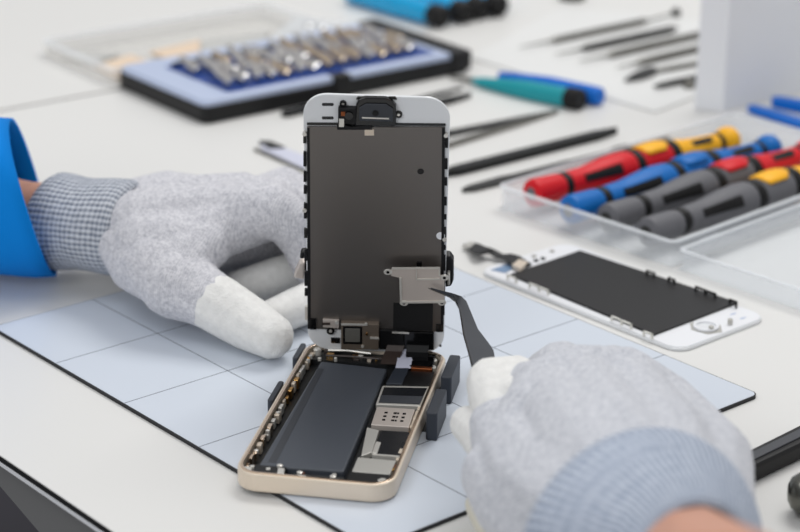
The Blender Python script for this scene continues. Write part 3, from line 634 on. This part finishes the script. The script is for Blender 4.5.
# white plastic tool tray with steel picks
o = MB().prism([tuple(on(*q, 1)[:2]) for q in [(470,58), (655,112), (860,35), (560,8)]], .1, 1.6).build('tool_sheet', mat('white_sheet', (227,227,225), .38), None, bev=.4)
tag(o, 'white plastic sheet under the steel picks, left of the white shelf', 'sheet')
def pick(label, a, c_, r, tiplen, m='steel', kind=None):
    A = on(*a, 1.8+r); B = on(*c_, 1.8+r); d = B-A; L_ = d.length; o = empty('steel_pick', A); tag(o, label, 'pick', 'steel picks on the white sheet')
    MB().lathe((0, 0, 0), d, [(0, r*.4), (6, r*.9), (L_*.4, r), (L_-6, r), (L_, r*.4)], 14).build('handle', M[m], o)
    if tiplen: MB().lathe((0, 0, 0), -d, [(0, r*.38), (tiplen*.8, r*.2), (tiplen, 0)], 8).build('tip', M['steel'], o)
    return o
k_ = pick('farthest steel pick, its shaft ending in a small knob', (549,41), (649,20), 2.1, 28)
A = on(549,41,3.9); B = on(649,20,3.9); C2 = on(676,13,3.9)
MB().tube([B-A, C2-A], .7).build('rear_shaft', M['steel'], k_); MB().lathe(C2-A, C2-A+Vector((0, 0, 1)), [(-3, 0), (-2, 3), (1, 3.6), (3, 2), (4, 0)], 14).build('knob', M['dsteel'], k_)
pick('second steel pick from the far side, dark slim handle', (580,49), (677,28), 2.3, 24, 'dsteel')
pick('third steel pick from the far side, plain grey handle', (606,55.5), (706,33), 2.3, 26)
pick('fourth steel pick from the far side, touching the shelf', (635,63), (706,46.5), 2.3, 18)
k_ = pick('steel pick with a dark spade-shaped blade', (655,71), (706,61.5), 1.6, 0)
A = on(655,71,3.4); MB().prism([tuple((on(x, y, 3)-A)[:2]) for x, y in [(624,81), (640,79), (653,75), (660,70), (650,68), (640,71), (632,75)]], -.8, .8).build('spade_blade', M['dsteel'], k_, bev=.3)
pick('nearest steel pick, short dark handle beside the shelf foot', (654,86.5), (706,75.5), 1.9, 0, 'dsteel')
o = MB().lathe((0, 0, 0), (0, 0, 1), [(0, 0), (.1, 3), (3, 4), (6, 3), (7, 0)], 16).build('pick_knob', M['steel'], None, smooth=True); o.location = on(689,90,0)*S; tag(o, 'small round steel knob at the foot of the white shelf', 'ball')  # rounded knob of a further pick, modelled on its own
o = MB().lathe((0, 0, 0), (0, 0, 1), [(0, 0), (.1, 9), (4, 10), (8, 8), (9, 0)], 20).build('rubber_disc', M['rubber'], None, smooth=True); o.location = on(572,-1,0)*S; tag(o, 'dark round rubber disc at the top edge above the picks', 'disc')

# white shelf upright
SH = on(694, 109, 0); shd = on(800, 93, 0)-on(723,112,0); SHA = math.atan2(shd.y, shd.x)
sf = empty('storage_shelf', (SH.x, SH.y, 0), SHA); tag(sf, 'white board shelf standing at the upper right behind the screwdrivers', 'shelf')
b0 = zr(((on(723,112,0)-SH).x, (on(723,112,0)-SH).y), -SHA)
MB().prism([(0, 0), (b0.x, b0.y), (b0.x+320, b0.y), (320, 14)], 0, 240).build('side_panel', M['shelf'], sf, bev=.6)
MB().box(300, 318, -160, 0, 0, 240).build('back_panel', M['shelf'], sf, bev=.6)
# blue plastic pry tools at right edge
bar('plastic_pry_tool', 'blue plastic pry tool right of the shelf foot, nearer one', 'pry tool', (749,111), (830,136), [(0, 2), (.08, 4), (.3, 4.5), (1, 5)], .3, 4, M['dblue'], .9)
bar('plastic_pry_tool', 'blue plastic pry tool right of the shelf foot, farther one', 'pry tool', (772,106), (850,120), [(0, 2), (.08, 4), (.3, 4.5), (1, 5)], .3, 6, M['dblue'], .9)
# bottom right items
A = on(742,468,5); B = on(830,425,5); d = B-A; o = empty('black_handle', A); tag(o, 'black flat tool handle sticking out beyond the right glove', 'tool handle')
L_ = d.length; an = math.atan2(d.y, d.x)
h_ = MB().prism([(-20, 4.6), (L_, 5.6), (L_, -5.6), (-20, -4.6)], -5, 2.5).build('handle', M['rubber'], o, bev=1.6, seg=3); h_.rotation_euler = (0, 0, an)
h_ = MB().box(-10, L_, -2.2, 2.2, 2.3, 3.1).build('inlay', M['graph'], o, bev=.3); h_.rotation_euler = (0, 0, an)
kb = on(813, 494, 8); o = empty('metal_rod', kb); tag(o, 'rounded dark metal rod end at the right edge below the black handle', 'metal rod')
MB().lathe((-9, 1, 0), (9, -1, 0), [(0, 0), (.3, 3), (1.6, 5.6), (4.2, 7.4), (8, 8), (16, 8), (60, 8)], 28).build('rod_body', mat('dark_chrome', (112,112,106), .22, .9), o, smooth=True)
MB().lathe((1, 0, 0), (9, -1, 0), [(0, 8.1), (.4, 8.3), (5, 8.3), (5.4, 8.1)], 28).build('rod_band', M['blackg'], o)

# clear blister box, top left
cb = on(45, 56, 0); cbd = on(116, 87, 0)-cb; CLn = cbd.length; CA = BA - math.pi/2; cb = cb + cbd - Vector((math.cos(CA), math.sin(CA), 0))*CLn + Vector((-2, 2, 0))
cl = empty('clear_box', (cb.x, cb.y, 0), CA); tag(cl, 'blurred clear plastic box with peach and grey inserts behind the bit case', 'plastic box')
MB().ring(rrect(CLn, 170, 4, CLn/2, 85), rrect(CLn-3, 167, 3, CLn/2, 85), .1, 9).build('box_wall', M['clear2'], cl)
MB().box(1.5, CLn-1.5, 1.5, 168.5, .1, 1).build('box_floor', M['clear2'], cl)
MB().ring(rrect(CLn+2, 172, 5, CLn/2, 85), rrect(CLn-5, 165, 3, CLn/2, 85), 9, 10).build('box_rim', M['milkyrim'], cl)
def cpt(px, py, z=2): q = on(px, py, z); v = zr((q.x-cb.x, q.y-cb.y), -CA); return (v.x, v.y)
MB().prism([cpt(*q) for q in [(95,66), (120,80), (155,64), (130,55)]], 1, 2.4).build('peach_insert', M['peach'], cl)
MB().prism([cpt(*q) for q in [(150,52), (175,62), (200,54), (200,40)]], 1, 2.4).build('peach_insert', M['peach'], cl)
MB().prism([cpt(*q) for q in [(201,41), (201,56), (262,45), (270,31)]], 1, 2.4).build('grey_insert', M['lgrey'], cl)
MB().prism([cpt(*q) for q in [(60,56), (90,64), (120,53), (92,50)]], 1, 2.0).build('grey_insert', M['lgrey'], cl)
o = MB().prism([tuple((on(*q, 0)-on(300,45,0))[:2]) for q in [(268,52), (330,48), (352,34), (292,30)]], .1, 9).build('white_cap_box', M['milkyrim'], None, bev=2); o.location = on(300,45,0)*S
tag(o, 'small milky white box with two shiny rivets behind the bit case', 'plastic box')
for x, y in ((309,27.5), (323,29)):
    q = on(x, y, 9)-on(300,45,0); MB().lathe((q.x, q.y, 8.5), (q.x, q.y, 20), [(0, 3.4), (1.6, 3), (2.6, 1.6), (3, 0)], 16).build('rivet', mat('chrome', (240,240,240), .12, 1.), o, smooth=True)

# ------------------------------------------------------------------ the person's hands
me_ = on(60, 240, 0)
person = empty('person', (0, 0, 0)); tag(person, 'person in blue sleeve and grey knitted gloves working on the phone', 'person')
def caps_mesh(caps, name, m, parent, vox=1.3, sm=8, fac=.5, grow=0.):
    """continuous surface grown around tapered bones"""
    mb_ = MB(); b_ = mb_.b
    for (p, r0, q, r1) in caps:
        p = Vector(p); q = Vector(q); r0 += grow; r1 += grow; d = q-p; L_ = d.length
        n = max(2, int(L_/(min(r0, r1)*.35))+1)
        for i in range(n):
            f = i/(n-1); c_ = p + d*f; r = r0 + (r1-r0)*f
            bmesh.ops.create_icosphere(b_, subdivisions=2, radius=r, matrix=Matrix.Translation(c_))
    bmesh.ops.scale(b_, vec=(S, S, S), verts=b_.verts); me = bpy.data.meshes.new('tmp'); b_.to_mesh(me); b_.free()
    t = bpy.data.objects.new('tmp', me); C.objects.link(t)
    r_ = t.modifiers.new('r', 'REMESH'); r_.mode = 'VOXEL'; r_.voxel_size = vox*S; r_.use_smooth_shade = True
    s_ = t.modifiers.new('s', 'SMOOTH'); s_.factor = fac; s_.iterations = sm
    dg = bpy.context.evaluated_depsgraph_get(); me2 = bpy.data.meshes.new_from_object(t.evaluated_get(dg)); bpy.data.objects.remove(t)
    me2.name = name; me2.materials.clear(); me2.materials.append(m)
    me2.polygons.foreach_set('use_smooth', [True]*len(me2.polygons))
    o_ = bpy.data.objects.new(name, me2); C.objects.link(o_); o_.parent = parent; return o_
def P(x, y, z): return on(x, y, z)
def chain(*a):
    """a = (point, radius), ... -> capsules"""
    return [(a[i][0], a[i][1], a[i+1][0], a[i+1][1]) for i in range(len(a)-1)]
def loft(rings, name, m, parent, seg=64, thick=1.0, wrinkle=0.):
    """rings = (centre, a vector, b vector); open tube with UVs"""
    b_ = bmesh.new(); uvl = b_.loops.layers.uv.new('uv'); rows_ = []
    for ri, (c_, A_, B_) in enumerate(rings):
        row = []
        for k in range(seg+1):
            an = 2*math.pi*(k % seg)/seg; w = 1 + wrinkle*math.sin(an*3+ri*1.3)
            row.append(Vector(c_) + A_*math.cos(an)*w + B_*math.sin(an)*w)
        rows_.append(row)
    V = [[b_.verts.new(p*S) for p in row[:-1]] for row in rows_]; n = len(rings)-1
    for i in range(n):
        for k in range(seg):
            f = b_.faces.new((V[i][k], V[i][(k+1) % seg], V[i+1][(k+1) % seg], V[i+1][k])); f.smooth = True
            for l, (uu, vv) in zip(f.loops, ((k, i), (k+1, i), (k+1, i+1), (k, i+1))): l[uvl].uv = (uu/seg, vv/n)
    bmesh.ops.recalc_face_normals(b_, faces=b_.faces)
    me = bpy.data.meshes.new(name); b_.to_mesh(me); b_.free(); me.materials.append(m)
    o_ = bpy.data.objects.new(name, me); C.objects.link(o_); o_.parent = parent
    md = o_.modifiers.new('s', 'SOLIDIFY'); md.thickness = thick*S; md.offset = -1
    return o_
def ringat(px, py, z, ax, hpx, a_mm, b_mm=None):
    """ring with centre on a pixel; ax = axis direction (world), sizes in mm (b up, a sideways)"""
    c_ = on(px, py, z); ax = ax.normalized(); up = Vector((0, 0, 1)); A_ = ax.cross(up).normalized(); B_ = A_.cross(ax).normalized()
    return (c_, A_*a_mm, B_*(b_mm or a_mm))

# ---- left hand
wl = P(100, 226, 29); LH = []
mi = P(222, 216, 42); mm = P(228, 210, 44) + Vector((4, 20, -3)); mr_ = mm + Vector((-4, 18, -8)); mp = mr_ + Vector((-10, 15, -9))
LH += chain((wl + Vector((6, -3, 0)), 16), (P(150, 228, 36), 18.5), (mi, 15))
LH += chain((wl + Vector((0, 5, 2)), 17), (P(160, 222, 37) + Vector((0, 12, 0)), 17), (mm, 14))
LH += chain((wl + Vector((0, 14, -1)), 15), (P(160, 220, 33) + Vector((0, 28, 0)), 14), (mr_, 12))
LH += chain((wl + Vector((0, 18, -4)), 13), (mp, 11))
LH += chain((P(130, 238, 29), 16), (P(170, 242, 33), 16), (P(205, 235, 37), 13.5), (P(240, 221, 41), 13.5), (P(270, 214, 42), 12))
tb0, tb1, tb2 = P(140, 263, 25), P(175, 283, 23), P(214, 302, 19)
LH += chain((P(128, 244, 29), 14), (tb0, 14.5), (P(162, 270, 26), 16.5), (tb1, 16), (P(196, 292, 21), 14.2), (tb2, 12.8), (P(245, 321, 14), 11.6), (P(269, 335, 11.6), 9.6))
LH += chain((P(150, 245, 32), 17), (P(185, 260, 30), 15)); LH += chain((P(170, 248, 33), 16), (P(205, 245, 35), 12))
ii = [(mi, 14), (P(270, 211, 48), 12.5), (P(287, 219, 44), 11.2), (P(301, 246, 32) + Vector((0, 4, 0)), 9.2), (P(309, 272, 21) + Vector((0, 4, 0)), 7.8)]
LH += chain(*ii)
LH += chain((mi + Vector((4, 10, 0)), 14), (P(262, 208, 48) + Vector((0, 8, 0)), 12), (P(282, 212, 46), 10.5))
fm = [(mm, 12.5), (P(280, 208, 46) + Vector((0, 14, 0)), 10.5), (P(320, 225, 40) + Vector((0, 14, 0)), 9.5), (P(324, 258, 20) + Vector((0, 6, 0)), 9.2), (P(298, 270, 14), 9.4), (P(240, 289, 11), 8.8)]
LH += chain(*fm[:4])
fr_ = [(mr_, 11.5), (P(285, 212, 42) + Vector((0, 30, 0)), 10), (P(330, 235, 32) + Vector((0, 20, 0)), 9), (P(335, 290, 12), 8.8), (P(300, 306, 11), 8.9), (P(262, 322, 10), 7.8)]
LH += chain(*fr_[:4])
fp = [(mp, 10), (P(280, 215, 30) + Vector((0, 44, 0)), 9), (P(310, 235, 20) + Vector((0, 40, 0)), 7.8), (P(300, 240, 9) + Vector((0, 30, 0)), 7)]
LH += chain(*fp)
LH += chain((P(205, 262, 15) + Vector((0, 8, 0)), 12), (P(300, 254, 15) + Vector((0, 10, 0)), 12)) + chain((P(205, 252, 25) + Vector((0, 8, 0)), 12), (P(300, 240, 25) + Vector((0, 12, 0)), 11))
LH += chain((P(190, 245, 28) + Vector((0, 18, 0)), 14), (P(245, 240, 25) + Vector((0, 22, 0)), 14), (P(300, 250, 20) + Vector((0, 22, 0)), 11))
gl = caps_mesh(LH, 'glove', M['knit'], person, 1.2, 9); gl['label'] = 'grey knitted glove holding the upright display'
caps_mesh([(tb2 + (P(245,321,14)-tb2)*.12, 13.1, P(245, 321, 14), 12.2), (P(245,321,14), 12.2, P(271, 336, 11.8), 9.9)], 'coated_fingertip', M['coat'], gl, .9, 8)
caps_mesh(chain(*fm[3:]), 'coated_fingertip', M['coat'], gl, .9, 8); caps_mesh(chain(*fr_[3:]), 'coated_fingertip', M['coat'], gl, .9, 8)
# ribbed cuff
ax = Vector((1, -.45, 0)); rr = []
prof = [(50, 221, 27, 19.6), (52, 221, 27, 21.0), (57, 221.5, 27.3, 22.0), (66, 222, 27.6, 21.8), (76, 223, 28, 21), (86, 224, 28.4, 20.6), (96, 225, 29, 20.8), (108, 226, 29.6, 21.2), (120, 227, 30.2, 21.6), (130, 228, 31, 21.4), (136, 229, 31.4, 20)]
for (x, y, z, r) in prof: rr.append(ringat(x, y, z, ax, 0, r*1.12, r))
loft(rr, 'cuff', M['rib'], gl, thick=1.2, wrinkle=.012)
caps_mesh(chain((P(-60, 210, 26), 24), (P(20, 220, 26), 19), (P(75, 224, 28), 17.5)), 'forearm', M['skin'], person, 1.6, 6)
# blue sleeve
sax = Vector((1, .18, 0)); sr = []
for (x, y, z, a_, b_2) in ((-120, 182, 44, 38, 41), (-60, 188, 42, 37, 40), (-20, 193, 41, 36.5, 39), (0, 195, 40, 36, 38), (16, 196, 40, 35.5, 37.5), (33, 197, 40, 35, 37)):
    sr.append(ringat(x, y, z, Vector((1, .13, .24)), 0, a_, b_2))
loft(sr, 'sleeve', M['sleeve'], person, thick=1.6, wrinkle=.02)

# ---- right hand
RH = []
wr = P(690, 560, 62)
ki, km, kr, kp = P(546, 394, 48), P(578, 383, 51), P(624, 385, 49), P(664, 406, 42)
for k_, r in ((ki, 11), (km, 11.5), (kr, 11.5), (kp, 11)):
    pass
RH += chain((P(650, 545, 56), 20), (P(590, 460, 52), 19), (ki, 13))
RH += chain((P(676, 548, 58), 19), (P(620, 450, 55), 18), (km, 12.5))
RH += chain((P(692, 548, 58), 18), (P(660, 450, 52), 18), (kr, 12.5))
RH += chain((P(708, 530, 52), 15), (P(703, 464, 45), 17), (kp, 12.5))
RH += chain((P(620, 550, 50), 22), (P(545, 490, 40), 20), (P(515, 450, 38), 15), (P(500, 428, 38), 11.5))
RH += chain((P(580, 545, 40), 20), (P(520, 500, 34), 16), (P(495, 475, 34), 12))
RH += chain((ki, 13), (P(528, 388, 45), 10)); RH += chain((ki, 13), (P(540, 420, 46), 15), (P(520, 445, 40), 14))
RH += chain((km, 12), (P(562, 370, 46), 11), (P(547, 376, 34), 10), (P(530, 400, 22), 9))
RH += chain((kr, 12), (P(612, 374, 44), 11), (P(590, 380, 28), 10), (P(560, 410, 14), 9))
RH += chain((kp, 11.5), (P(655, 395, 36), 10.5), (P(630, 405, 22), 9.5), (P(600, 440, 12), 8.5))
RH += chain((ki, 13.5), (km, 14), (kr, 14), (kp, 12.5)); RH += chain((P(560, 400, 46), 14), (P(640, 400, 46), 14))
gr_ = caps_mesh(RH, 'glove', M['knit2'], person, 1.3, 9); gr_['label'] = 'grey knitted glove holding the tweezers'
caps_mesh(chain((P(514, 400, 45), 9), (P(500, 405, 43), 8.6)) + chain((P(496, 412, 42), 8.2), (P(494, 394, 44), 9.8), (P(493, 384, 44), 10)) + chain((P(493, 384, 44), 10), (P(516, 380, 45), 9.2), (P(524, 392, 45), 9)), 'coated_fingertip', M['coat'], gr_, .9, 8)
caps_mesh(chain((P(490, 440, 34), 9.5), (P(474, 427, 33), 7.8), (P(468, 424, 32), 6.8)), 'coated_fingertip', M['coat'], gr_, .9, 8)
caps_mesh(chain((P(530, 535, 16), 12), (P(500, 522, 12), 9), (P(483, 505, 10), 6.6)), 'coated_fingertip', M['coat2'], gr_, .9, 8)
# cuff of the right glove, opening towards the camera
wax = Vector((.52, -.75, .38)).normalized()
def rring(px, py, z, a_, b_2, ax_=wax):
    c_ = on(px, py, z); A_ = ax_.cross(Vector((0, 0, 1))).normalized(); B_ = A_.cross(ax_).normalized(); return (c_, A_*a_, B_*b_2)
rr = [rring(638, 550, 44, 43, 33.5), rring(642, 550, 46, 44.6, 35.6), rring(650, 551, 50, 43, 34.6), rring(661, 554, 54, 39, 31.6), rring(673, 558, 58, 32.6, 27.4), rring(686, 562, 62, 27, 23), rring(692, 566, 66, 23.6, 19.6), rring(694, 569, 69, 21.4, 17.6)]
loft(rr, 'cuff', M['rib2'], gr_, thick=1.2, seg=96, wrinkle=.006)
caps_mesh(chain((P(690, 565, 62), 17), (P(697, 572, 72), 17.5), (P(740, 640, 110), 24)), 'forearm', M['skin'], person, 1.4, 6)

# ------------------------------------------------------------------ light: bright white room, big soft ceiling panels
w = bpy.data.worlds.new('world'); bpy.context.scene.world = w; w.use_nodes = True; N = w.node_tree.nodes; L = w.node_tree.links
bg = N['Background']; tc = N.new('ShaderNodeTexCoord'); sx = N.new('ShaderNodeSeparateXYZ'); L.new(tc.outputs['Generated'], sx.inputs[0])
rp = N.new('ShaderNodeValToRGB'); mr = N.new('ShaderNodeMapRange'); mr.inputs['From Min'].default_value = -1; L.new(sx.outputs['Z'], mr.inputs['Value']); L.new(mr.outputs[0], rp.inputs['Fac'])
e = rp.color_ramp.elements; e[0].position = .40; e[0].color = (.35, .36, .38, 1); e[1].position = .9; e[1].color = (1, 1, 1.02, 1)
n_ = e.new(.55); n_.color = (.86, .88, .92, 1)
L.new(rp.outputs[0], bg.inputs['Color']); bg.inputs['Strength'].default_value = .52
def area(name, loc, tgt, size, power, col=(1, 1, 1)):
    ld = bpy.data.lights.new(name, 'AREA'); ld.shape = 'RECTANGLE'; ld.size, ld.size_y = size; ld.energy = power; ld.color = col
    o_ = bpy.data.objects.new(name, ld); C.objects.link(o_); o_.location = loc; o_.rotation_euler = (Vector(tgt)-Vector(loc)).to_track_quat('-Z', 'Y').to_euler(); return o_
area('ceiling_panel', (.5, 1.7, 1.7), (0, .9, 0), (1.1, .8), 20, (1, .99, .97))
area('ceiling_panel', (-.9, .6, 1.7), (0, .8, 0), (.8, .8), 5, (.96, .98, 1))
area('front_fill', (-.9, -.9, 1.1), (0, .85, .05), (.9, .7), 11, (.97, .99, 1))  # added fill from behind the camera, lifts upright faces turned towards it
sc = bpy.context.scene
sc.view_settings.view_transform = 'Standard'; sc.view_settings.look = 'None'; sc.view_settings.gamma = 1; sc.view_settings.use_curve_mapping = False
sc.view_settings.exposure = -0.05
